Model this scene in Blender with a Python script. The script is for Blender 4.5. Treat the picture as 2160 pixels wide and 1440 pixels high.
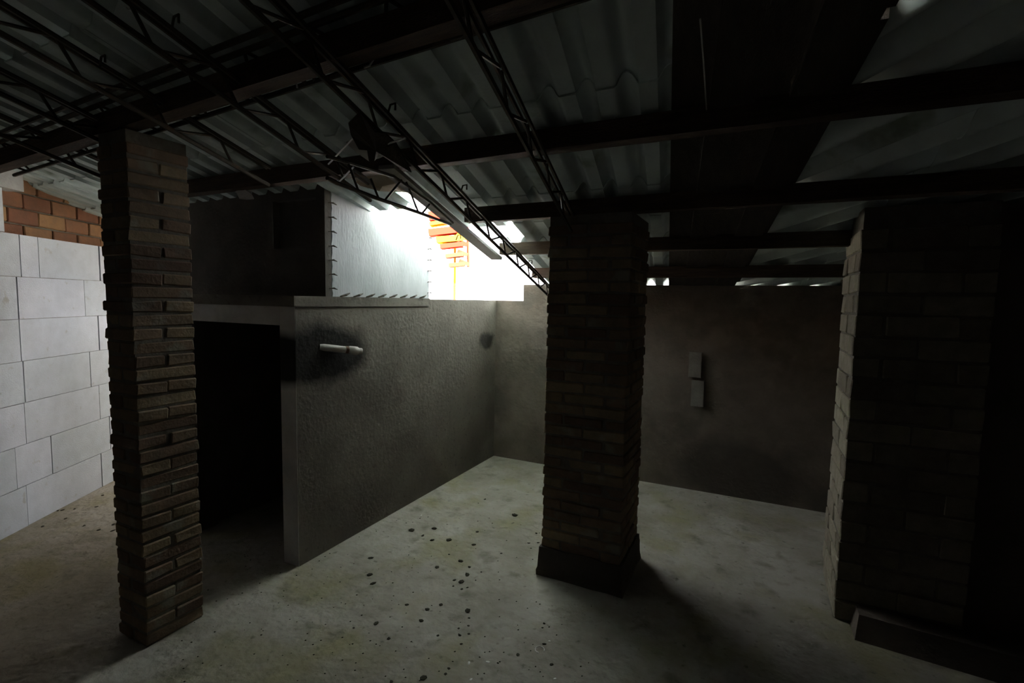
import bpy, bmesh, math, random
import numpy as np
from mathutils import Matrix, Vector

for o in list(bpy.data.objects):
    bpy.data.objects.remove(o)
scene = bpy.context.scene
COL = scene.collection
rnd = random.Random(7)

# ------------------------------------------------------------------ camera
F, EYE, CX, CY = 1060.0, 1.6, 1080.0, 720.0      # focal length in pixels of the 2160x1440 frame
_yaw, _pitch, _roll = math.radians(26), math.atan(87 / F), math.radians(1.05)
FW = np.array([-math.sin(_yaw) * math.cos(_pitch), math.cos(_yaw) * math.cos(_pitch), -math.sin(_pitch)])
_rt = np.array([math.cos(_yaw), math.sin(_yaw), 0.0])
_up = np.cross(_rt, FW)
RT = _rt * math.cos(_roll) + _up * math.sin(_roll)
UP = np.cross(RT, FW)
CAM = np.array([0, 0, EYE])
cd = bpy.data.cameras.new('camera')
cd.sensor_fit = 'HORIZONTAL'
cd.sensor_width = 36
cd.lens = F / 2160 * 36
cd.clip_start = 0.05
cam = bpy.data.objects.new('camera', cd)
COL.objects.link(cam)
cam.matrix_world = Matrix(((RT[0], UP[0], -FW[0], 0), (RT[1], UP[1], -FW[1], 0), (RT[2], UP[2], -FW[2], EYE), (0, 0, 0, 1)))
scene.camera = cam

# ------------------------------------------------------------------ sky, exposure
w = bpy.data.worlds.new('World')
scene.world = w
w.use_nodes = True
bg = w.node_tree.nodes['Background']
bg.inputs[0].default_value = (0.93, 0.97, 1.0, 1)      # even overcast daylight
bg.inputs[1].default_value = 1.0
vs = scene.view_settings
vs.view_transform = 'Standard'
vs.look = 'None'
vs.gamma = 1
vs.use_curve_mapping = False
vs.exposure = 4.1

sun_data = bpy.data.lights.new('sun_offscreen', 'SUN')           # high sun from behind the shed, lighting the open yard
sun_data.energy = 22.0
sun_data.angle = math.radians(1.0)
sun_data.color = (1.0, 0.97, 0.92)
sun = bpy.data.objects.new('sun_offscreen', sun_data)
COL.objects.link(sun)
sun.rotation_euler = Vector((-0.60, 0.25, -0.75)).to_track_quat('-Z', 'Y').to_euler()


# ------------------------------------------------------------------ measuring
SL, H0, SH = 0.208, 1.14, 0.15          # roof fall per metre, roof height above the eye at y=0, skew of the roof axis


def zroof(v):
    return EYE + H0 - SL * v


def ray(px, py):
    return RT * (px - CX) / F + UP * (CY - py) / F + FW


def on_plane(px, py, p, n):
    d = ray(px, py)
    n = np.array(n, float)
    return CAM + d * (np.dot(np.array(p, float) - CAM, n) / np.dot(d, n))


def on_floor(px, py, z=0.0):
    return on_plane(px, py, (0, 0, z), (0, 0, 1))


def on_roof(px, py, off=0.0):
    return on_plane(px, py, (0, 0, EYE + H0 - off), (0, SL, 1))


def at_v(px, py, v):
    return on_plane(px, py, (0, v, 0), (0, 1, 0))


def at_u(px, py, u):
    return on_plane(px, py, (u, 0, 0), (1, 0, 0))


# ------------------------------------------------------------------ materials
def material(name, col, col2=None, scale=6.0, rough=0.9, bump=0.0, bscale=60.0, vary=0.0, detail=6, metal=0.0, spots=None, contrast=(0.35, 0.65), stretch=None):
    m = bpy.data.materials.new(name)
    m.use_nodes = True
    nt = m.node_tree
    N, L = nt.nodes, nt.links
    b = N['Principled BSDF']
    b.inputs['Roughness'].default_value = rough
    b.inputs['Metallic'].default_value = metal
    b.inputs['Specular IOR Level'].default_value = 0.12
    tc = N.new('ShaderNodeTexCoord')
    mp = N.new('ShaderNodeMapping')
    L.new(tc.outputs['Object'], mp.inputs[0])
    if stretch:
        mp.inputs['Scale'].default_value = stretch
    out = None
    if vary:                                    # every piece gets its own patch of the texture
        oi0 = N.new('ShaderNodeObjectInfo')
        mu = N.new('ShaderNodeMath')
        mu.operation = 'MULTIPLY'
        mu.inputs[1].default_value = 61.0
        L.new(oi0.outputs['Random'], mu.inputs[0])
        L.new(mu.outputs[0], mp.inputs['Location'])
    if col2:
        n = N.new('ShaderNodeTexNoise')
        n.inputs['Scale'].default_value = scale
        n.inputs['Detail'].default_value = detail
        n.inputs['Roughness'].default_value = 0.65
        L.new(mp.outputs[0], n.inputs['Vector'])
        r = N.new('ShaderNodeMapRange')
        r.inputs[1].default_value, r.inputs[2].default_value = contrast
        L.new(n.outputs[0], r.inputs[0])
        x = N.new('ShaderNodeMix')
        x.data_type = 'RGBA'
        x.inputs[6].default_value = (*col, 1)
        x.inputs[7].default_value = (*col2, 1)
        L.new(r.outputs[0], x.inputs[0])
        out = x.outputs[2]
    else:
        c = N.new('ShaderNodeRGB')
        c.outputs[0].default_value = (*col, 1)
        out = c.outputs[0]
    for sp in (spots or []):                    # (scale, lo, hi, colour)
        n = N.new('ShaderNodeTexNoise')
        n.inputs['Scale'].default_value = sp[0]
        n.inputs['Detail'].default_value = 4
        L.new(mp.outputs[0], n.inputs['Vector'])
        r = N.new('ShaderNodeMapRange')
        r.inputs[1].default_value, r.inputs[2].default_value = sp[1], sp[2]
        L.new(n.outputs[0], r.inputs[0])
        x = N.new('ShaderNodeMix')
        x.data_type = 'RGBA'
        L.new(r.outputs[0], x.inputs[0])
        L.new(out, x.inputs[6])
        x.inputs[7].default_value = (*sp[3], 1)
        out = x.outputs[2]
    if vary:
        oi = N.new('ShaderNodeObjectInfo')
        hs = N.new('ShaderNodeHueSaturation')
        r = N.new('ShaderNodeMapRange')
        r.inputs[3].default_value, r.inputs[4].default_value = 1 - vary, 1 + vary
        L.new(oi.outputs['Random'], r.inputs[0])
        L.new(r.outputs[0], hs.inputs['Value'])
        r2 = N.new('ShaderNodeMapRange')
        r2.inputs[3].default_value, r2.inputs[4].default_value = 0.485, 0.515
        L.new(oi.outputs['Random'], r2.inputs[0])
        L.new(r2.outputs[0], hs.inputs['Hue'])
        L.new(out, hs.inputs['Color'])
        out = hs.outputs[0]
    L.new(out, b.inputs['Base Color'])
    if bump:
        n = N.new('ShaderNodeTexNoise')
        n.inputs['Scale'].default_value = bscale
        n.inputs['Detail'].default_value = 5
        L.new(mp.outputs[0], n.inputs['Vector'])
        bp = N.new('ShaderNodeBump')
        bp.inputs['Strength'].default_value = 1.0
        bp.inputs['Distance'].default_value = bump
        L.new(n.outputs[0], bp.inputs['Height'])
        L.new(bp.outputs[0], b.inputs['Normal'])
    m['_out'] = 1
    return m


def add_stain(m, centre, radii, colour, soft=(0.75, 1.15), warp=0.12, wscale=6.0):
    """A stain of its own shape at a fixed place of the surface (object space)."""
    nt = m.node_tree
    N, L = nt.nodes, nt.links
    b = N['Principled BSDF']
    src = b.inputs['Base Color'].links[0].from_socket
    tc = N.new('ShaderNodeTexCoord')
    nz = N.new('ShaderNodeTexNoise')
    nz.inputs['Scale'].default_value = wscale
    L.new(tc.outputs['Object'], nz.inputs['Vector'])
    ad = N.new('ShaderNodeVectorMath')
    ad.operation = 'MULTIPLY_ADD'
    L.new(nz.outputs['Color'], ad.inputs[0])
    ad.inputs[1].default_value = (warp, warp, warp)
    L.new(tc.outputs['Object'], ad.inputs[2])
    sb = N.new('ShaderNodeVectorMath')
    sb.operation = 'SUBTRACT'
    L.new(ad.outputs[0], sb.inputs[0])
    sb.inputs[1].default_value = tuple(c + warp * 0.5 for c in centre)
    dv = N.new('ShaderNodeVectorMath')
    dv.operation = 'DIVIDE'
    L.new(sb.outputs[0], dv.inputs[0])
    dv.inputs[1].default_value = radii
    ln = N.new('ShaderNodeVectorMath')
    ln.operation = 'LENGTH'
    L.new(dv.outputs[0], ln.inputs[0])
    r = N.new('ShaderNodeMapRange')
    r.inputs[1].default_value, r.inputs[2].default_value = soft
    r.inputs[3].default_value, r.inputs[4].default_value = 1, 0
    L.new(ln.outputs['Value'], r.inputs[0])
    x = N.new('ShaderNodeMix')
    x.data_type = 'RGBA'
    L.new(r.outputs[0], x.inputs[0])
    L.new(src, x.inputs[6])
    x.inputs[7].default_value = (*colour, 1)
    L.new(x.outputs[2], b.inputs['Base Color'])


M = {}
M['floor'] = material('concrete_floor', (0.33, 0.31, 0.275), (0.22, 0.205, 0.165), 2.2, 0.95, 0.012, 22, spots=[(3.1, 0.50, 0.72, (0.23, 0.215, 0.135)), (7, 0.58, 0.80, (0.14, 0.13, 0.10)), (24, 0.64, 0.80, (0.10, 0.09, 0.07))])
M['ground'] = material('yard_ground', (0.55, 0.53, 0.49), (0.48, 0.46, 0.42), 3, 0.95)
M['block'] = material('aerated_block', (0.60, 0.63, 0.69), (0.53, 0.56, 0.61), 9, 0.9, 0.0015, 120, vary=0.05, spots=[(14, 0.66, 0.75, (0.45, 0.45, 0.45))])
M['block_joint'] = material('block_joint', (0.40, 0.40, 0.40), (0.16, 0.15, 0.13), 5, 0.95)
M['block_grey'] = material('cement_block', (0.42, 0.42, 0.41), (0.34, 0.34, 0.33), 12, 0.95, 0.003, 80)
M['redbrick'] = material('red_brick', (0.26, 0.13, 0.07), (0.20, 0.11, 0.065), 14, 0.95, 0.003, 70, vary=0.25)
M['brick'] = material('old_brick', (0.20, 0.14, 0.095), (0.15, 0.115, 0.08), 16, 0.95, 0.004, 60, vary=0.3, spots=[(7, 0.58, 0.7, (0.20, 0.185, 0.15))])
M['tufa'] = material('tufa_block', (0.22, 0.195, 0.15), (0.16, 0.14, 0.105), 14, 0.95, 0.005, 50, vary=0.22, spots=[(9, 0.60, 0.72, (0.20, 0.19, 0.12))])
M['mortar'] = material('mortar', (0.16, 0.145, 0.12), (0.11, 0.10, 0.08), 20, 0.95, 0.004, 60)
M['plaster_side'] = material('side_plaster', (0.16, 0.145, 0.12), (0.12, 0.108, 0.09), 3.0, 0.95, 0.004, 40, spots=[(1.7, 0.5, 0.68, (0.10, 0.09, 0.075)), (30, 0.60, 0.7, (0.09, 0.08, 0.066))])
M['plaster_front'] = material('front_plaster', (0.55, 0.54, 0.52), (0.44, 0.43, 0.41), 6, 0.95, 0.003, 40)
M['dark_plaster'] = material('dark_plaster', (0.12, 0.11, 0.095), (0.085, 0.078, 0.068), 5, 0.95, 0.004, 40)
M['far'] = material('far_wall', (0.15, 0.125, 0.10), (0.10, 0.085, 0.068), 4, 0.95, 0.006, 25, spots=[(2.3, 0.55, 0.7, (0.08, 0.07, 0.058))])
M['stone'] = material('pale_stone', (0.19, 0.18, 0.155), (0.15, 0.14, 0.12), 14, 0.95, 0.004, 50)
M['dim'] = material('dim_wall', (0.14, 0.12, 0.10), (0.10, 0.088, 0.072), 4, 0.95, 0.004, 30)
M['panel'] = material('white_panel', (0.50, 0.515, 0.535), (0.38, 0.395, 0.405), 2.0, 0.6, 0.002, 30, stretch=(2.2, 2.2, 0.8), contrast=(0.40, 0.75))
M['sheet'] = material('fibre_cement', (0.50, 0.57, 0.56), (0.42, 0.48, 0.47), 3.0, 0.97, 0.001, 60, vary=0.07, spots=[(4.5, 0.60, 0.75, (0.24, 0.27, 0.22))])
M['board'] = material('dark_board', (0.06, 0.048, 0.038), (0.04, 0.033, 0.027), 4, 0.9, 0.003, 30, stretch=(10, 1, 10))  # dark brown with lengthwise grain, for the roof boards
M['timber'] = material('old_timber', (0.095, 0.068, 0.05), (0.055, 0.04, 0.03), 5, 0.9, 0.003, 40, vary=0.12, stretch=(1, 10, 10))
M['plank'] = material('grey_plank', (0.36, 0.35, 0.33), (0.26, 0.25, 0.23), 6, 0.9, 0.002, 40)
M['steel'] = material('rusty_steel', (0.055, 0.048, 0.036), (0.10, 0.06, 0.035), 18, 0.65, 0.001, 120, metal=0.35, contrast=(0.5, 0.75))
M['wire'] = material('galvanised_wire', (0.45, 0.44, 0.42), None, rough=0.45, metal=0.8)
M['pvc'] = material('grey_plastic', (0.45, 0.43, 0.40), (0.36, 0.34, 0.31), 10, 0.6)
M['tape'] = material('brown_tape', (0.16, 0.10, 0.07), None, rough=0.7)
M['clod'] = material('dark_dirt', (0.045, 0.042, 0.028), (0.03, 0.028, 0.022), 30, 0.95)
M['chip'] = material('pale_plaster_chip', (0.62, 0.61, 0.58), None, rough=0.9)
M['burnt'] = material('dark_rag', (0.03, 0.026, 0.02), (0.05, 0.04, 0.03), 12, 0.95, 0.004, 40)
M['rust_sheet'] = material('brown_sheet', (0.19, 0.13, 0.08), (0.28, 0.25, 0.2), 5, 0.9, 0.002, 40)
M['red'] = material('red_paint', (0.14, 0.009, 0.005), None, rough=0.6)
M['yellow'] = material('yellow_paint', (0.28, 0.10, 0.006), None, rough=0.6)
M['brown'] = material('brown_paint', (0.05, 0.014, 0.008), None, rough=0.6)
for k_ in ('red', 'yellow', 'brown', 'panel'):          # dull matt surfaces
    M[k_].node_tree.nodes['Principled BSDF'].inputs['Specular IOR Level'].default_value = 0.0


def make_translucent(m, k):
    N, L = m.node_tree.nodes, m.node_tree.links
    b = N['Principled BSDF']
    t = N.new('ShaderNodeBsdfTranslucent')
    L.new(b.inputs['Base Color'].links[0].from_socket, t.inputs[0])
    x = N.new('ShaderNodeMixShader')
    x.inputs[0].default_value = k
    L.new(b.outputs[0], x.inputs[1])
    L.new(t.outputs[0], x.inputs[2])
    L.new(x.outputs[0], N['Material Output'].inputs[0])


make_translucent(M['panel'], 0.035)

# ------------------------------------------------------------------ mesh helpers
class MB:
    def __init__(s):
        s.v, s.f = [], []

    def box(s, a, b):
        x0, y0, z0 = a
        x1, y1, z1 = b
        return s.hexa([(x0, y0, z0), (x1, y0, z0), (x1, y1, z0), (x0, y1, z0), (x0, y0, z1), (x1, y0, z1), (x1, y1, z1), (x0, y1, z1)])

    def hexa(s, p):
        k = len(s.v)
        s.v += [tuple(map(float, q)) for q in p]
        s.f += [tuple(k + i for i in q) for q in ((0, 3, 2, 1), (4, 5, 6, 7), (0, 1, 5, 4), (1, 2, 6, 5), (2, 3, 7, 6), (3, 0, 4, 7))]
        return s

    def bar(s, a, b, w_, h_, up=(0, 0, 1)):
        """Rectangular bar from a to b, w_ across and h_ along up."""
        a, b = Vector(a), Vector(b)
        d = (b - a).normalized()
        x = d.cross(Vector(up)).normalized()
        y = x.cross(d).normalized()
        p = []
        for q in (a, b):
            p.append([q - x * w_ / 2 - y * h_ / 2, q + x * w_ / 2 - y * h_ / 2, q + x * w_ / 2 + y * h_ / 2, q - x * w_ / 2 + y * h_ / 2])
        return s.hexa(p[0] + p[1])

    def tube(s, pts, r, n=8, caps=True):
        pts = [Vector(p) for p in pts]
        k = len(s.v)
        rr = r if isinstance(r, (list, tuple)) else [r] * len(pts)
        prev = None
        for i, p in enumerate(pts):
            d = (pts[min(i + 1, len(pts) - 1)] - pts[max(i - 1, 0)]).normalized()
            ref = Vector((0, 0, 1)) if abs(d.z) < 0.95 else Vector((1, 0, 0))
            x = d.cross(ref).normalized()
            y = d.cross(x).normalized()
            for j in range(n):
                t = 2 * math.pi * j / n
                q = p + (x * math.cos(t) + y * math.sin(t)) * rr[i]
                s.v.append(tuple(q))
        for i in range(len(pts) - 1):
            for j in range(n):
                a0, a1 = k + i * n + j, k + i * n + (j + 1) % n
                s.f.append((a0, a0 + n, a1 + n, a1))
        if caps:
            s.f.append(tuple(k + j for j in range(n)))
            s.f.append(tuple(k + (len(pts) - 1) * n + j for j in reversed(range(n))))
        return s

    def grid(s, fn, nx, ny, thick):
        """Sheet with thickness: fn(i/nx, j/ny) -> top point; thick is a vector to the underside."""
        t = Vector(thick)
        k = len(s.v)
        for j in range(ny + 1):
            for i in range(nx + 1):
                s.v.append(tuple(fn(i / nx, j / ny)))
        m = len(s.v) - k
        for q in s.v[k:k + m]:
            s.v.append(tuple(Vector(q) + t))
        W = nx + 1
        for j in range(ny):
            for i in range(nx):
                a = k + j * W + i
                s.f.append((a, a + 1, a + W + 1, a + W))
                s.f.append((m + a, m + a + W, m + a + W + 1, m + a + 1))
        for i in range(nx):
            a, b = k + i, k + ny * W + i
            s.f.append((a, m + a, m + a + 1, a + 1))
            s.f.append((b, b + 1, m + b + 1, m + b))
        for j in range(ny):
            a, b = k + j * W, k + j * W + nx
            s.f.append((a, a + W, m + a + W, m + a))
            s.f.append((b, m + b, m + b + W, b + W))
        return s

    def mesh(s, name, mat, smooth=False, origin=None):
        me = bpy.data.meshes.new(name)
        v = s.v if origin is None else [(x - origin[0], y - origin[1], z - origin[2]) for x, y, z in s.v]
        me.from_pydata(v, [], s.f)
        bm = bmesh.new()
        bm.from_mesh(me)
        bmesh.ops.recalc_face_normals(bm, faces=bm.faces)
        for e in bm.edges:                      # keep rims crisp on smooth-shaded pieces
            if len(e.link_faces) == 2 and e.calc_face_angle(0) > 0.9:
                e.smooth = False
        bm.to_mesh(me)
        bm.free()
        me.materials.append(M[mat])
        if smooth:
            for p in me.polygons:
                p.use_smooth = True
        return me

    def build(s, name, mat, parent=None, smooth=False):
        """One object; its origin stands at its base centre. With a parent it is placed in the parent's frame."""
        xs = np.array(s.v)
        o3 = ((xs[:, 0].min() + xs[:, 0].max()) / 2, (xs[:, 1].min() + xs[:, 1].max()) / 2, xs[:, 2].min())
        o = bpy.data.objects.new(name, s.mesh(name, mat, smooth, o3))
        COL.objects.link(o)
        if parent is not None:
            o.parent = parent
            pl = world_of(parent)
            o.location = (o3[0] - pl[0], o3[1] - pl[1], o3[2] - pl[2])
        else:
            o.location = o3
        return o


def world_of(o):
    p = Vector(o.location)
    while o.parent is not None:
        o = o.parent
        p = p + Vector(o.location)
    return p


def place(name, me, loc, parent=None, rotz=0.0):
    o = bpy.data.objects.new(name, me)
    COL.objects.link(o)
    if parent is not None:
        o.parent = parent
        o.location = Vector(loc) - world_of(parent)
    else:
        o.location = loc
    o.rotation_euler = (0, 0, rotz)
    return o


def thing(name, label, cat, loc, group=None):
    o = bpy.data.objects.new(name, None)
    o.empty_display_size = 0.1
    COL.objects.link(o)
    o.location = tuple(map(float, loc))
    return tag(o, label, cat, group)


def tag(o, label, cat, group=None):
    o['label'], o['category'] = label, cat
    if group:
        o['group'] = group
    return o


def struct(o, label=None):
    o['kind'] = 'structure'
    if label:
        o['label'] = label
    return o


def rough_box(name, mat, sx, sy, sz, jit=0.004, bev=0.006, seed=0):
    """A chamfered block with uneven corners, standing on its origin (base centre)."""
    r = random.Random(seed)
    bm = bmesh.new()
    bmesh.ops.create_cube(bm, size=1)
    for v in bm.verts:
        v.co = Vector((v.co.x * sx, v.co.y * sy, (v.co.z + 0.5) * sz)) + Vector([r.uniform(-jit, jit) for _ in range(3)])
    bmesh.ops.bevel(bm, geom=bm.edges[:], offset=bev, segments=1, affect='EDGES')
    me = bpy.data.meshes.new(name)
    bm.to_mesh(me)
    bm.free()
    me.materials.append(M[mat])
    return me


# ------------------------------------------------------------------ room shell
WU = -2.37            # side wall of the low store
WV = 2.03             # its front
FV = 4.48             # far wall
struct(MB().box((-7, -2.2, -0.12), (2.6, 5.4, 0.0)).build('floor', 'floor'), 'dusty uneven concrete floor')
struct(MB().box((-40, 5.4, -0.2), (40, 60, -0.06)).box((-40, -2.2, -0.2), (-7, 5.4, -0.06)).build('ground', 'ground'), 'open ground outside the shed')
struct(MB().box((-3.4, -2.2, 0), (2.4, -2.0, 3.6)).build('wall_back', 'dim'))
struct(MB().box((2.2, -2.0, 0), (2.4, FV + 0.2, 3.2)).build('wall_right', 'dim'))
wf = MB().box((-2.07, FV, 0), (0.55, FV + 0.2, 1.753)).box((0.55, FV, 0), (2.2, FV + 0.2, 1.85)).box((WU, FV, 0), (-2.07, FV + 0.2, EYE - 0.005))
add_stain(M['far'], (0, 0, 0.2), (0.5, 0.5, 0.3), (0.07, 0.06, 0.05))
struct(wf.build('wall_far', 'far'), 'rough brownish end wall below the low end of the roof')
# pale blocks showing at the end of the far wall beside the dark doorway
for px, py0, py1 in ((1468, 742, 795), (1473, 802, 856)):
    a, b = at_v(px, py0, FV), at_v(px, py1, FV)
    o = MB().box((a[0] - 0.05, FV - 0.03, b[2]), (a[0] + 0.05, FV + 0.02, a[2])).build('stone_block', 'stone', bpy.data.objects['wall_far'])

# ---- the white block wall on the left
WD = np.array([-0.529, 0.848, 0.0])
WN = np.array([0.848, 0.529, 0.0])
W0 = on_floor(0, 1140)
W0[2] = 0
CH = 0.2825


def wl(t, d=0.0, z=0.0):
    return W0 + WD * t + WN * d + np.array([0, 0, z])


def wall_t(px, py):
    p = on_plane(px, py, W0, WN)
    return float(np.dot(p - W0, WD))


def wall_prism(t0, t1, d0, d1, z0, z1):
    return MB().hexa([wl(t0, d1, z0), wl(t1, d1, z0), wl(t1, d0, z0), wl(t0, d0, z0), wl(t0, d1, z1), wl(t1, d1, z1), wl(t1, d0, z1), wl(t0, d0, z1)])


TB, TE = -3.9, 3.4
wall_left = struct(wall_prism(TB, TE, -0.26, -0.012, 0, CH * 7).build('wall_left', 'block_joint'), 'wall of large white aerated concrete blocks')
joints = [  # measured vertical joints, course by course from the floor (pixel x, y)
    [(57, 1050), (215, 990)], [(35, 990), (110, 960)], [(54, 890), (211, 850)], [(191, 770)],
    [(43, 700), (208, 690)], [(178, 620)], [(43, 530), (82, 535)]]
for c, js in enumerate(joints):
    ts = sorted(wall_t(*j) for j in js)
    L0 = 0.62
    while ts[0] > TB + L0:
        ts.insert(0, ts[0] - L0 * rnd.uniform(0.95, 1.03))
    while ts[-1] < TE - L0:
        ts.append(ts[-1] + L0 * rnd.uniform(0.95, 1.03))
    ts = [TB] + ts + [TE]
    for i in range(len(ts) - 1):
        g = 0.0045 if rnd.random() < 0.7 else 0.008
        if ts[i + 1] - ts[i] < 0.03:
            continue
        wall_prism(ts[i] + g * rnd.uniform(0.3, 1), ts[i + 1] - g, -0.10, rnd.uniform(-0.002, 0.003), c * CH + 0.0025, (c + 1) * CH - 0.0015).build('block', 'block', wall_left)
# two higher courses on the near part
t8 = wall_t(9, 450)
for k in range(4):
    wall_prism(t8 - 0.62 * (k + 1), t8 - 0.62 * k - 0.006, -0.10, 0, 7 * CH + 0.003, 8 * CH - 0.002).build('block', 'block', wall_left)
t9 = wall_t(45, 350)
for k in range(4):
    for j in range(2):
        wall_prism(t9 - 0.5 * (k + 1) - j * 0.2 * (k > 0), t9 - 0.5 * k - 0.006 - j * 0.2 * (k > 0), -0.10, 0.012, 8 * CH + 0.003 + 0.35 * j, 8 * CH + 0.35 * (j + 1) - 0.002).build('cement_block', 'block_grey', wall_left)
# red brick wall standing behind and above the white one
wall_upper = struct(wall_prism(TB, TE, -0.40, -0.135, 0, 3.2).build('wall_left_upper', 'mortar'), 'old red brick wall rising behind the white block wall')
ub = [rough_box('brick', 'redbrick', 0.238, 0.06, 0.098, seed=s) for s in range(3)]
ang = math.atan2(WD[1], WD[0])
for r in range(8):
    for k in range(26):
        t = -2.4 + k * 0.25 + (0.125 if r % 2 else 0)
        if t < 2.55:
            place('brick', ub[rnd.randrange(3)], wl(t, -0.145, 7 * CH - 0.02 + r * 0.11), wall_upper, ang)

# unseen wall added across the passage to limit its light, open on the right
PVV = 3.78
pw = MB().box((-7.0, PVV, 0), (-3.45, PVV + 0.12, 2.9))
struct(pw.build('wall_light_stop', 'dim'), 'unseen wall added to limit light in the passage')

# ---- low store with its upper room
store = MB()
store.box((WU - 0.13, WV + 0.004, 0), (WU, 5.3, EYE - 0.004))
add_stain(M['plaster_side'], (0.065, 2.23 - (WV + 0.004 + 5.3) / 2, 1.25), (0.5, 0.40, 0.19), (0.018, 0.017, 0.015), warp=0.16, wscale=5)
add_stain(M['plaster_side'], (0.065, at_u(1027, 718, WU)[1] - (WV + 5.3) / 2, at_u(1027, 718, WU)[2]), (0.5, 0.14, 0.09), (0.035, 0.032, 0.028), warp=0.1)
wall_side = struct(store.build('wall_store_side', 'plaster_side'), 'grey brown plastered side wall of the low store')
DL, DR, LZ = -3.32, -2.495, 1.43
fr = MB().box((DR, WV, 0), (WU - 0.001, WV + 0.14, EYE - 0.06))
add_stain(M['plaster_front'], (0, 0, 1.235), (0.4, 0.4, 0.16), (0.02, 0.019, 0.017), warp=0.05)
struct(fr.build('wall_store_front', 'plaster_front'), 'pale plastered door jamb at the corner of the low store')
struct(MB().box((-3.50, WV, LZ), (DR - 0.001, WV + 0.14, EYE - 0.06)).build('trim_1', 'plaster_front'), 'pale concrete lintel over the dark store doorway')
struct(MB().box((-3.50, WV - 0.012, EYE - 0.06), (WU + 0.01, 3.33, EYE + 0.002)).build('trim_2', 'plaster_side'), 'rough edge of the concrete slab on the low store')
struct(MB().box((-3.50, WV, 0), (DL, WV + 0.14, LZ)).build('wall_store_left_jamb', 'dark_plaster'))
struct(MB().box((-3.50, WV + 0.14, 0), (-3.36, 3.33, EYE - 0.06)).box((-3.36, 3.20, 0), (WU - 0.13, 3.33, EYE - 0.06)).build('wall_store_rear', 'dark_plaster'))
# upper room: dark front, its opening backed by a board added against daylight
UZ = 2.30
a, b = at_v(575, 425, 2.26), at_v(668, 520, 2.26)
up = MB()
UV = 2.26
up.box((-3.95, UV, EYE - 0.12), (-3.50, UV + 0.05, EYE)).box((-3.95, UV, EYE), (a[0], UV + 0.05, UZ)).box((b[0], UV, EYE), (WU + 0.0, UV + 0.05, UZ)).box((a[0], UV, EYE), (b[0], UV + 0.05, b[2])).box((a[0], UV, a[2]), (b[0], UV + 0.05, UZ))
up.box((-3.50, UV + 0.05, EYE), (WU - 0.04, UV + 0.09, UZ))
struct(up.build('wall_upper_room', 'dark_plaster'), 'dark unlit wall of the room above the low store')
# the bright panel on the wall top with rough ties along its edges
pv0, pv1 = 2.315, 3.33
pn = thing('wall_panel', 'tall off-white panel with short dark ties along its edges, standing on the store wall', 'panel', (WU - 0.02, (pv0 + pv1) / 2, EYE))
zt0, zt1 = 2.25, 2.07


def panel_pt(x, y):
    v = pv0 + (pv1 - pv0) * x
    return (WU, v + 0.004 * math.sin(y * 47), EYE - 0.003 + (zt0 + (zt1 - zt0) * x - EYE) * y)


MB().grid(panel_pt, 24, 24, (-0.035, 0, 0)).build('panel_sheet', 'panel', pn)
for v, n, ph in ((pv0, 7, 0.05), (pv1, 6, 0.045)):
    for k in range(n):
        z = EYE + ph + k * 0.086
        MB().tube([(WU + 0.01, v - 0.035, z), (WU + 0.014, v, z + 0.004), (WU + 0.012, v + 0.03, z - 0.003)], [0.002, 0.006, 0.002], 6).build('tie', 'steel', pn)
for k in range(8):
    v = pv0 + 0.09 + k * 0.118
    MB().tube([(WU + 0.004, v - 0.03, EYE + 0.004), (WU + 0.014, v + 0.01, EYE + 0.014), (WU + 0.012, v + 0.045, EYE + 0.026)], [0.004, 0.008, 0.003], 6).build('tie', 'steel', pn)

# ------------------------------------------------------------------ ceiling: corrugated sheets
ceiling = struct(thing('ceiling', 'roof of grey green corrugated fibre cement sheets falling away', 'x', (0, 0, 2.0)))
del ceiling['category']
PITCH, NW, AMP = 0.145, 7, 0.0225
SW, RL, OV = PITCH * NW, 0.40, 0.065


def wave(t):
    """Flat pan with one rounded roll per pitch."""
    t = t % 1.0
    if t < 0.50:
        return -0.016
    k = (t - 0.50) / 0.50
    return -0.016 + 0.046 * math.sin(math.pi * k) ** 0.8


def sheet_mesh(name, length, x0=0.0, x1=SW + 0.03):
    n = NW * 14

    def fn(x, y):
        uu = x0 + x * (x1 - x0)
        yy = y * length
        return (uu - SH * yy, yy, wave(uu / PITCH) - SL * yy + 0.008 * (y - 0.5))
    return MB().grid(fn, n, 1, (0, 0, -0.006)).mesh(name, 'sheet', True)


sm = sheet_mesh('roof_sheet', RL + OV)


def put_sheet(a, v, dz=0.0):
    return place('roof_sheet', sm, (a - SH * v, v, zroof(v) + dz), ceiling)


vk = -2.62
rows = []
while vk < 4.5:
    rows.append(vk)
    vk += RL
for v in rows:
    for c in range(6):
        a = -SW * (c + 1)
        if (c == 1 and v > 1.9) or (c >= 2 and v > 3.0):
            continue
        put_sheet(a, v, rnd.uniform(-0.003, 0.003))
# narrow cut sheets along the roof edge, one of them missing
nm = sheet_mesh('roof_sheet', RL + OV, SW - 0.19, SW + 0.03)
nw_ = sheet_mesh('roof_sheet', RL + OV, SW - 0.50, SW + 0.03)
hs_ = sheet_mesh('roof_sheet', RL + OV, 0.0, 0.44)
place('roof_sheet', hs_, (-2 * SW - SH * rows[12], rows[12], zroof(rows[12])), ceiling)
for v in rows:
    if 1.9 < v and not 2.9 < v < 3.1:
        place('roof_sheet', nw_ if v < 2.8 else nm, (-2 * SW - SH * v, v, zroof(v) + 0.008), ceiling)
# unseen sheets added above the yard to block overhead sky light
def sky_blocker_mesh():
    return MB().grid(lambda x, y: (x * 1.2, y * 3.25, AMP * 1.2 * math.sin(2 * math.pi * x * 8) - 0.05 * y), 64, 1, (0, 0, -0.006)).mesh('sky_blocker_sheet', 'sheet', True)


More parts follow.
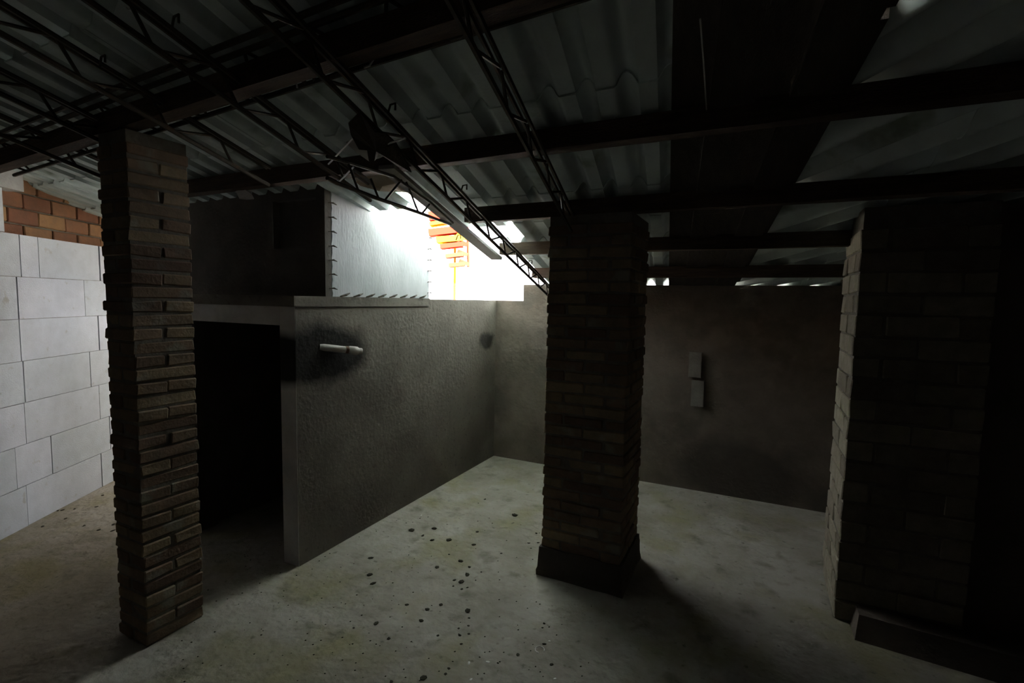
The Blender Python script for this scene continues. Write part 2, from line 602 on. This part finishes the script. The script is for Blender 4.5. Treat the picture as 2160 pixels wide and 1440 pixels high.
cm = sky_blocker_mesh()
for k in range(3):
    place('sky_blocker_sheet', cm, (-3.3 + k * 1.17, 1.62, 2.84 + 0.004 * (k % 2)), ceiling)
# dark boarding between the two sets of sheets
AB = 0.47
for k in range(4):
    a0, a1 = -0.03 + k * 0.125, -0.03 + (k + 1) * 0.125 + 0.02
    for v0, v1 in ((-2.5, 0.9), (0.904, 2.9), (2.904, 4.75)):
        m = MB()
        z = -0.038 - 0.021 * (k % 2)
        p = [(a0, v0), (a1, v0), (a1, v1), (a0, v1)]
        m.hexa([(q[0] - SH * q[1], q[1], zroof(q[1]) + z) for q in p] + [(q[0] - SH * q[1], q[1], zroof(q[1]) + z + 0.02) for q in p])
        m.build('roof_board', 'board', ceiling)
# strip added to block light at the wave ends, gapped for bright spots
for v0, v1 in ((-2.3, 1.62), (1.66, 2.0), (2.13, 2.66), (2.78, 3.28), (3.36, 4.40)):
    p = [(0.485, v0), (0.515, v0), (0.515, v1), (0.485, v1)]
    MB().hexa([(q[0] - SH * q[1], q[1], zroof(q[1]) - 0.045) for q in p] + [(q[0] - SH * q[1], q[1], zroof(q[1]) + 0.045) for q in p]).build('light_block_strip', 'board', ceiling)
# right-hand sheets, their corrugations running diagonally down to the boards
E1 = np.array([0.743, -0.669])
PR, NR, LR = 0.225, 5, 0.8


def right_mesh():
    def fn(x, y):
        s = x * (PR * NR + 0.03)
        t = y * (LR + 0.07)
        u, v = -SH * s + E1[0] * t, s + E1[1] * t
        return (u, v, -SL * v + AMP * 1.25 * math.sin(2 * math.pi * s / PR) - 0.012 * (y - 0.5) * -1)
    return MB().grid(fn, NR * 10, 1, (0, 0, -0.006)).mesh('roof_sheet', 'sheet', True)


rm = right_mesh()
for c in range(8):
    for r in range(4):
        v = -2.2 + c * PR * NR
        t = r * LR + (rnd.uniform(-0.03, 0.012) if r == 0 else 0)
        u, vv = AB - SH * v + E1[0] * t, v + E1[1] * t
        place('roof_sheet', rm, (u, vv, zroof(vv) + 0.004 + 0.004 * r), ceiling)

# ------------------------------------------------------------------ timber beams
beams = [(1.27, -4.15, -0.25, 'old brown timber beam lying over the left brick pillar'),
         (1.97, -3.6, 1.9, 'old brown timber beam crossing above the centre pillar, over the dark upper room'),
         (2.67, -1.62, 1.9, 'old brown timber beam resting on the centre brick pillar'),
         (3.32, -1.72, 1.9, 'old brown timber beam between the centre pillar and the end wall'),
         (3.98, -1.75, 1.9, 'old brown timber beam closest to the low end wall')]
for v, u0, u1, lab in beams:
    z = zroof(v) - 0.033 - 0.045
    tilt = 0.042 if v < 1.5 else 0.0
    m = MB()
    n = 14
    for i in range(n):
        ua, ub_ = u0 + (u1 - u0) * i / n, u0 + (u1 - u0) * (i + 1) / n
        da, db = 0.004 * math.sin(ua * 5 + v * 9), 0.004 * math.sin(ub_ * 5 + v * 9)
        za, zb = (z + tilt * (q + 1.15) for q in (ua, ub_))
        m.hexa([(ua, v - 0.035 + da, za - 0.042 + da), (ub_, v - 0.035 + db, zb - 0.042 + db), (ub_, v + 0.035 + db, zb - 0.042), (ua, v + 0.035 + da, za - 0.042),
                (ua, v - 0.035 + da, za + 0.042), (ub_, v - 0.035 + db, zb + 0.042), (ub_, v + 0.035 + db, zb + 0.042), (ua, v + 0.035 + da, za + 0.042)])
    tag(m.build('timber_beam', 'timber'), lab, 'beam', 'timber roof beams')


# ------------------------------------------------------------------ lattice joists
def lattice(name, label, P, Q, depth, bay, group=None, r=0.0088, skip=(), drop=None):
    """Vertical lattice of two chords and struts from P to Q (top chord ends)."""
    P, Q = Vector(P), Vector(Q)
    L = (Q - P).length
    n = max(2, round(L / bay))
    D = Vector((0, 0, -depth))
    t = thing(name, label, 'joist' if 'joist' in name else 'girder', (P + Q) / 2 + D, group)
    sx = (Q - P).normalized().cross(Vector((0, 0, 1))).normalized() * 0.012
    tc = MB()
    tc.tube([P + sx, Q + sx], r, 6)
    tc.tube([P - sx, Q - sx], r, 6)
    tc.build('top_chord', 'steel', t)
    MB().tube([P + D, Q + D], r * 1.15, 6).build('bottom_chord', 'steel', t)
    for i in range(n):
        if i in skip:
            continue
        a = P.lerp(Q, (i + 0.08) / n)
        b = P.lerp(Q, (i + 0.30) / n) + D
        c = P.lerp(Q, (i + 1.02) / n)
        MB().tube([a, b], r * 0.7, 6).build('strut', 'steel', t)
        if i < n - 1:
            MB().tube([b.lerp(a, 0.0) + (Q - P) * (0.06 / n), c], r * 0.7, 6).build('strut', 'steel', t)
    return t


def roof_pt(a, v, off):
    return (a - SH * v, v, zroof(v) - off)


J = [(-0.54, -1.9, 2.62, 'rusty lattice joist running down onto the head of the centre pillar'),
     (-1.07, -1.9, 4.40, 'long rusty lattice joist along the broken roof edge beside the bright opening'),
     (-1.52, -1.9, 2.05, 'rusty lattice joist between the roof edge joist and the left pillar'),
     (-1.98, -1.9, 1.78, 'rusty lattice joist passing beside the head of the left pillar'),
     (-2.46, -0.8, 1.60, 'rusty lattice joist on the side of the left pillar towards the white wall'),
     (-2.95, 0.0, 1.60, 'rusty lattice joist nearest the grey blocks of the white wall')]
for a, v0, v1, lab in J:
    j = lattice('lattice_joist', lab, roof_pt(a, v0, 0.13), roof_pt(a, v1, 0.13), 0.085, 0.31, 'lattice roof joists')
# cross girder at the left pillar
def gtop(u):
    return 2.413 + 0.045 * (u + 2.1)


def gbot(u):
    return 2.345 + 0.05 * (u + 2.1)


G = thing('lattice_girder', 'heavier rusty lattice girder of three bars running along the timber beam over the left pillar', 'girder', (-1.6, 1.28, gbot(-1.6)))
for v in (1.15, 1.205):
    MB().tube([(-3.85, v, gtop(-3.85)), (-0.6, v, gtop(-0.6))], 0.010, 6).build('top_chord', 'steel', G)
MB().tube([(-3.85, 1.38, gbot(-3.85)), (-0.35, 1.38, gbot(-0.35))], 0.0095, 6).build('bottom_chord', 'steel', G)
for i in range(10):
    u = -3.8 + i * 0.31
    MB().tube([(u, 1.205, gtop(u)), (u + 0.11, 1.38, gbot(u + .11))], 0.006, 6).build('strut', 'steel', G)
    MB().tube([(u + 0.14, 1.38, gbot(u + .14)), (u + 0.31, 1.205, gtop(u + .31))], 0.006, 6).build('strut', 'steel', G)
# tapering lattice hanging under the roof edge, in front of the panel
pn_n = (1, SH, 0)
pp = (-1.26, 0, 0)
hang = thing('hanging_lattice', 'tapering lattice hanging under the roof edge in front of the off-white panel', 'joist', on_plane(830, 430, pp, pn_n))
q = [on_plane(x, y, pp, pn_n) for x, y in ((690, 375), (711, 386), (800, 420), (880, 447), (950, 473))]
MB().tube(q, 0.0085, 6).build('bottom_chord', 'steel', hang)
q = [on_plane(x, y, pp, pn_n) for x, y in ((690, 330), (745, 345), (830, 372), (905, 425), (955, 470))]
MB().tube(q, 0.0075, 6).build('top_chord', 'steel', hang)
for a, b in (((782, 377), (798, 417)), ((813, 421), (847, 380)), ((857, 384), (882, 446)), ((892, 448), (906, 431)), ((755, 400), (735, 345))):
    MB().tube([on_plane(*a, pp, pn_n), on_plane(*b, pp, pn_n)], 0.0055, 6).build('strut', 'steel', hang)
# pale thin rods catching the light near the beam
for a, b, lab in (((745, 292), (693, 346), 'longest thin pale rod slanting down from the pale broken sheet'), ((746, 352), (714, 385), 'short thin pale rod slanting above the top of the off-white panel'), ((812, 305), (856, 291), 'thin pale rod sticking out of the torn dark felt')):
    tag(MB().tube([on_roof(*a, 0.24), on_roof(*b, 0.24)], 0.0035, 6).build('bent_rod', 'wire'), lab, 'rod', 'loose rods at the broken roof')
# grey plank along the roof edge
p0, p1 = on_roof(815, 352, 0.13), on_roof(1048, 545, 0.13)
tag(MB().bar(p0, p1, 0.085, 0.02).build('edge_plank', 'plank'), 'pale grey plank along the roof edge above the bright opening', 'plank')
# hanging shreds at the break
def rag(name, outline, off, mat, label, cat, curl=0.03):
    P = [Vector(on_roof(x, y, off)) for x, y in outline]
    k = len(P)
    c = sum(P, Vector()) / k
    m = MB()
    for th in (0, 1):
        m.v += [tuple(p + Vector((0, 0, curl * math.sin(i * 2.1) + 0.006 * th))) for i, p in enumerate(P)]
        m.v.append(tuple(c + Vector((0, 0, -curl * 0.6 + 0.006 * th))))
    for i in range(k):
        j = (i + 1) % k
        m.f.append((i, j, k))
        m.f.append((k + 1 + j, k + 1 + i, 2 * k + 1))
        m.f.append((i, k + 1 + i, k + 1 + j, j))
    tag(m.build(name, mat), label, cat)


rag('torn_felt', [(735, 262), (760, 254), (790, 262), (812, 282), (836, 318), (868, 350), (848, 358), (806, 332), (790, 325), (778, 340), (772, 318), (757, 300), (740, 286)], 0.25, 'burnt', 'dark torn roofing felt hanging from the joist at the roof break', 'felt')
rag('broken_sheet', [(730, 302), (752, 296), (782, 312), (808, 330), (800, 338), (778, 336), (752, 322)], 0.10, 'plank', 'pale broken sheet piece under the torn dark felt', 'sheet piece', 0.01)
rag('broken_sheet', [(735, 372), (790, 362), (840, 380), (872, 408), (846, 410), (800, 398), (760, 392)], 0.08, 'rust_sheet', 'brownish broken sheet curling over the top of the off-white panel', 'sheet piece', 0.015)
rag('broken_sheet', [(497, 404), (512, 400), (530, 406), (536, 420), (520, 424), (505, 416)], 0.12, 'plank', 'small pale broken piece lodged on top of the dark upper wall', 'sheet piece', 0.01)
# end hooks on the joists
for k, (x, y) in enumerate(((818, 228), (972, 396), (1113, 553), (210, 128), (362, 45), (962, 500))):
    p = Vector(on_roof(x, y, 0.13))
    tag(MB().tube([p + Vector((0.0, 0, -0.02)), p + Vector((0.012, 0, 0.01)), p + Vector((0.035, 0.0, 0.012)), p + Vector((0.034, 0, -0.012))], 0.004, 6).build('wire_hook', 'steel'), 'small bent wire hook clipped to a lattice joist', 'hook', 'hooks on the joists')
# hanging wires near the girder and on the dark boards
wires = [([(793, 72), (790, 95), (788, 125), (780, 138), (768, 142)], 1.35, 'pale wire loop hanging from the lattice girder'),
         ([(1005, 20), (998, 45), (985, 66), (972, 76), (950, 82)], 1.33, 'slack dark cable looping under the lattice girder'),
         ([(618, 140), (623, 165), (627, 185)], 1.36, 'short pale wire stub on the lattice girder')]
for pts, v, lab in wires:
    tag(MB().tube([at_v(x, y, v) for x, y in pts], 0.0035 if 'pale' in lab else 0.006, 6).build('hanging_wire', 'wire' if 'pale' in lab else 'steel'), lab, 'wire')
tag(MB().tube([on_roof(1477, 40, 0.06), on_roof(1484, 130, 0.065), on_roof(1491, 240, 0.06)], 0.0025, 6).build('hanging_wire', 'wire'), 'thin pale wire stretched along the dark roof boards', 'wire')


# ------------------------------------------------------------------ brick pillars
def pillar(label, u0, u1, v0, v1, ztop, mode, course, mat, plinth=0.0):
    t = thing('brick_pillar', label, 'pillar', ((u0 + u1) / 2, (v0 + v1) / 2, 0), 'brick pillars')
    sx, sy = u1 - u0, v1 - v0
    g = 0.011
    MB().box((u0 + g, v0 + g, 0), (u1 - g, v1 - g, ztop)).build('mortar_core', 'mortar', t)
    if mode == 'small':
        A = [(0, -sy / 4, sx, sy / 2), (0, sy / 4, sx, sy / 2)]
        B = [(-sx / 4, 0, sx / 2, sy), (sx / 4, 0, sx / 2, sy)]
    else:
        h = 0.12
        A = [(sgn * sx / 4, s2 * (sy / 2 - h / 2), sx / 2, h) for sgn in (-1, 1) for s2 in (-1, 1)] + [(s2 * (sx / 2 - h / 2), 0, h, sy - 2 * h) for s2 in (-1, 1)]
        B = [(s2 * (sx / 2 - h / 2), sgn * sy / 4, h, sy / 2) for sgn in (-1, 1) for s2 in (-1, 1)] + [(0, s2 * (sy / 2 - h / 2), sx - 2 * h, h) for s2 in (-1, 1)]
    cache = {}
    n = int((ztop - plinth) / course)
    for k in range(n):
        for (x, y, dx, dy) in (A if k % 2 else B):
            key = (round(dx, 3), round(dy, 3), rnd.randrange(3))
            if key not in cache:
                cache[key] = rough_box('brick', mat, dx - 0.010, dy - 0.010, course - 0.011, 0.004, 0.005, seed=len(cache) + int(u0 * 100))
            place('brick', cache[key], ((u0 + u1) / 2 + x + rnd.uniform(-0.004, 0.004), (v0 + v1) / 2 + y + rnd.uniform(-0.004, 0.004), plinth + k * course + 0.005), t, rnd.uniform(-0.012, 0.012))
    if plinth:
        bm = bmesh.new()
        bmesh.ops.create_cube(bm, size=1)
        bmesh.ops.subdivide_edges(bm, edges=bm.edges[:], cuts=5, use_grid_fill=True)
        r = random.Random(int(u0 * 1000))
        for v in bm.verts:
            f = 1.0 + 0.05 * (0.5 - v.co.z) * (1 + r.uniform(-0.4, 0.4))
            v.co = Vector((v.co.x * (sx + 0.01) * f, v.co.y * (sy + 0.01) * f, (v.co.z + 0.5) * plinth * 1.05 + r.uniform(-0.008, 0.008) * (v.co.z > -0.4)))
        me = bpy.data.meshes.new('plinth')
        bm.to_mesh(me)
        bm.free()
        me.materials.append(M['far'])
        place('plinth', me, ((u0 + u1) / 2, (v0 + v1) / 2, 0), t)['label'] = 'rough concrete footing'
    return t


pillar('slim brown brick pillar with deep joints standing before the white block wall', -2.63, -2.40, 1.215, 1.485, 2.285, 'small', 0.0605, 'brick')
pillar('broad dark brick pillar on a rough footing under the low beam, between lit floor patches', -1.075, -0.60, 2.63, 3.08, zroof(2.67) - 0.115, 'wide', 0.062, 'brick', 0.16)
pillar('broad pillar of larger pale tufa bricks at the dark side of the shed', 0.425, 0.95, 2.95, 3.45, zroof(3.0) - 0.04, 'wide', 0.104, 'tufa')
struct(MB().box((0.94, 3.05, 0), (2.2, 3.25, zroof(3.05) - 0.03)).build('wall_right_infill', 'dim'), 'dark wall joining the pale brick pillar to the side of the shed')
# low mortar step at the foot of the right pillar
tag(MB().hexa([(0.50, 2.80, 0), (1.7, 2.70, 0), (1.7, 2.95, 0), (0.50, 2.95, 0), (0.52, 2.86, 0.10), (1.7, 2.78, 0.10), (1.7, 2.95, 0.10), (0.52, 2.95, 0.10)]).build('mortar_step', 'far'), 'low mortar step along the foot of the pale brick pillar', 'step')

# ------------------------------------------------------------------ pipe
pp_ = thing('drain_pipe', 'short grey plastic pipe stub with brown tape sticking out of the sooty wall', 'pipe', (WU, 2.42, 1.22))
a = Vector(at_u(688, 733, WU + 0.0))
b = Vector(at_u(762, 741, WU + 0.07))
d = (b - a).normalized()
MB().tube([a - d * 0.05, a, b], 0.022, 14).build('pipe_tube', 'pvc', pp_, True)
MB().tube([a.lerp(b, 0.62), a.lerp(b, 0.66), a.lerp(b, 0.86), a.lerp(b, 0.9)], [0.023, 0.028, 0.028, 0.023], 14).build('coupling', 'pvc', pp_, True)
MB().tube([a.lerp(b, 0.52), a.lerp(b, 0.60)], 0.0236, 14).build('tape_band', 'tape', pp_, True)

# ------------------------------------------------------------------ litter on the floor
def lump(seed, sx, sy, sz, mat):
    r = random.Random(seed)
    bm = bmesh.new()
    bmesh.ops.create_icosphere(bm, subdivisions=1, radius=1)
    for v in bm.verts:
        v.co *= r.uniform(0.7, 1.2)
        v.co = Vector((v.co.x * sx, v.co.y * sy, max(v.co.z, -0.3) * sz))
    me = bpy.data.meshes.new('clod')
    bm.to_mesh(me)
    bm.free()
    me.materials.append(M[mat])
    return me


lumps = [lump(k, 1.0, 0.75 + 0.1 * (k % 3), 0.32, 'clod') for k in range(5)]
crop = [(1145, 566, 26), (1205, 604, 17), (995, 606, 22), (1190, 655, 30), (1150, 700, 30), (1105, 690, 18), (1100, 728, 12), (1155, 748, 14), (1190, 737, 12),
        (1190, 890, 32), (1203, 936, 13), (1198, 985, 13), (1135, 1003, 12), (1140, 1047, 20), (1200, 1040, 14), (1150, 1105, 15), (1000, 1050, 15),
        (905, 1325, 32), (695, 1352, 22), (1518, 1175, 20), (1740, 1238, 20), (1690, 972, 14), (1680, 998, 10), (1690, 1105, 20), (1635, 1252, 9), (1258, 1300, 10),
        (1070, 1265, 16), (1050, 1300, 16), (1095, 1218, 10), (1335, 1155, 9), (1270, 1190, 10), (1390, 1228, 12), (555, 655, 26), (575, 712, 28), (930, 880, 24), (595, 972, 26),
        (680, 1070, 20), (450, 1000, 12), (560, 546, 26), (1070, 430, 28), (960, 430, 22), (975, 352, 26), (830, 365, 30), (1590, 448, 14), (1605, 482, 9), (1412, 515, 13), (1230, 458, 22),
        (1255, 374, 16), (1305, 163, 14), (1500, 267, 30), (795, 850, 20), (890, 955, 24), (1020, 850, 20), (900, 400, 18), (1072, 522, 12), (1640, 385, 14), (1650, 445, 14), (1282, 636, 10), (1245, 690, 10)]
for k, (x, y, s_) in enumerate(crop):
    px, py = 600 + x / 3.086, 1000 + y / 3.086
    p = on_floor(px, py)
    Z = float(np.dot(p - CAM, FW))
    s = s_ / 3.086 * Z / F * 0.8
    o = place('dirt_clod', lumps[k % 5], (p[0], p[1], s * 0.08), None, rnd.uniform(0, 6))
    o.scale = (s, s, s)
    tag(o, 'small dark clod of dirt lying on the lit concrete floor', 'clod', 'dirt clods on the lit floor')
for k in range(14):      # beside the white wall
    p = on_floor(rnd.uniform(60, 245), rnd.uniform(1040, 1125))
    o = place('dirt_clod', lumps[k % 5], (p[0], p[1], 0.002), None, rnd.uniform(0, 6))
    o.scale = (0.016, 0.012, 0.012)
    tag(o, 'tiny dark crumb of dirt on the floor beside the white wall', 'clod', 'crumbs beside the white wall')
chips = [lump(40 + k, 1.0, 0.6, 0.25, 'chip') for k in range(3)]
for k, (x, y, s_) in enumerate(((1200, 1228, 26), (1325, 1222, 28), (1725, 1085, 18), (1215, 1335, 24), (1760, 1330, 20), (890, 268, 18))):
    p = on_floor(600 + x / 3.086, 1000 + y / 3.086)
    s = s_ / 3.086 * float(np.dot(p - CAM, FW)) / F * 0.6
    o = place('plaster_chip', chips[k % 3], (p[0], p[1], s * 0.07), None, rnd.uniform(0, 6))
    o.scale = (s, s, s)
    tag(o, 'small pale plaster chip on the lit concrete floor', 'chip', 'plaster chips on the lit floor')
c = Vector(on_floor(600 + 1662 / 3.086, 1000 + 1140 / 3.086, 0.006))
tag(MB().tube([c + Vector((0.021 * math.cos(t * 0.3), 0.021 * math.sin(t * 0.3), 0)) for t in range(0, 17)], 0.0025, 6).build('plastic_ring', 'chip'), 'open pale plastic ring lying on the floor near the pillar shadow', 'ring')
# fine grit
gr = MB()
for k in range(260):
    px, py = rnd.uniform(380, 1250), rnd.uniform(1060, 1440)
    p = on_floor(px, py)
    s = rnd.uniform(0.0015, 0.004)
    if p[0] < WU + 0.02 and p[1] > WV - 0.05 or (-1.15 < p[0] < -0.5 and p[1] > 2.5):
        continue
    gr.hexa([(p[0] - s, p[1] - s, 0), (p[0] + s, p[1] - s * 0.6, 0), (p[0] + s * 0.8, p[1] + s, 0), (p[0] - s, p[1] + s * 0.7, 0),
             (p[0] - s * .6, p[1] - s * .6, s * .8), (p[0] + s * .6, p[1] - s * .4, s * .7), (p[0] + s * .5, p[1] + s * .6, s * .8), (p[0] - s * .5, p[1] + s * .5, s * .6)])
o = gr.build('floor_grit', 'clod')
o['kind'] = 'stuff'
tag(o, 'fine dark grit scattered over the concrete floor', 'grit')

# ------------------------------------------------------------------ outside: red steel stair
Z0 = 9.0


def at_depth(px, py, z=Z0):
    return CAM + ray(px, py) * z


st = thing('steel_staircase', 'red and yellow steel staircase outside seen through the bright opening', 'staircase', (*at_depth(953, 600)[:2], -0.06))
treads = [((906, 458), (946, 452), 18, 'red'), ((908, 474), (950, 468), 7, 'yellow'), ((906, 492), (976, 484), 14, 'red'), ((922, 507), (976, 503), 12, 'yellow'),
          ((930, 521), (976, 516), 9, 'red'), ((941, 541), (977, 537), 8, 'brown'), ((948, 560), (980, 557), 8, 'brown')]
for (a, b, h, mt) in treads:
    p, q_ = Vector(at_depth(*a)), Vector(at_depth(*b))
    hh = h * Z0 / F
    m = MB()
    m.bar(p, q_, 0.28, hh)
    m.bar(q_ - (q_ - p).normalized() * 0.02, q_ + Vector((0, 0, hh * 0.9)), 0.28, 0.05, (1, 0, 0))
    m.build('tread', mt, st)
pb = at_depth(953, 570)
MB().tube([(pb[0], pb[1] + 0.1, -0.06), (pb[0], pb[1] + 0.1, at_depth(950, 430)[2])], 0.022, 8).build('pole', 'yellow', st)
MB().bar(Vector(at_depth(976, 445)) + Vector((0, .15, 0)), Vector(at_depth(979, 562)) + Vector((0, .15, 0)), 0.03, 0.05, (0, 1, 0)).build('stringer', 'red', st)
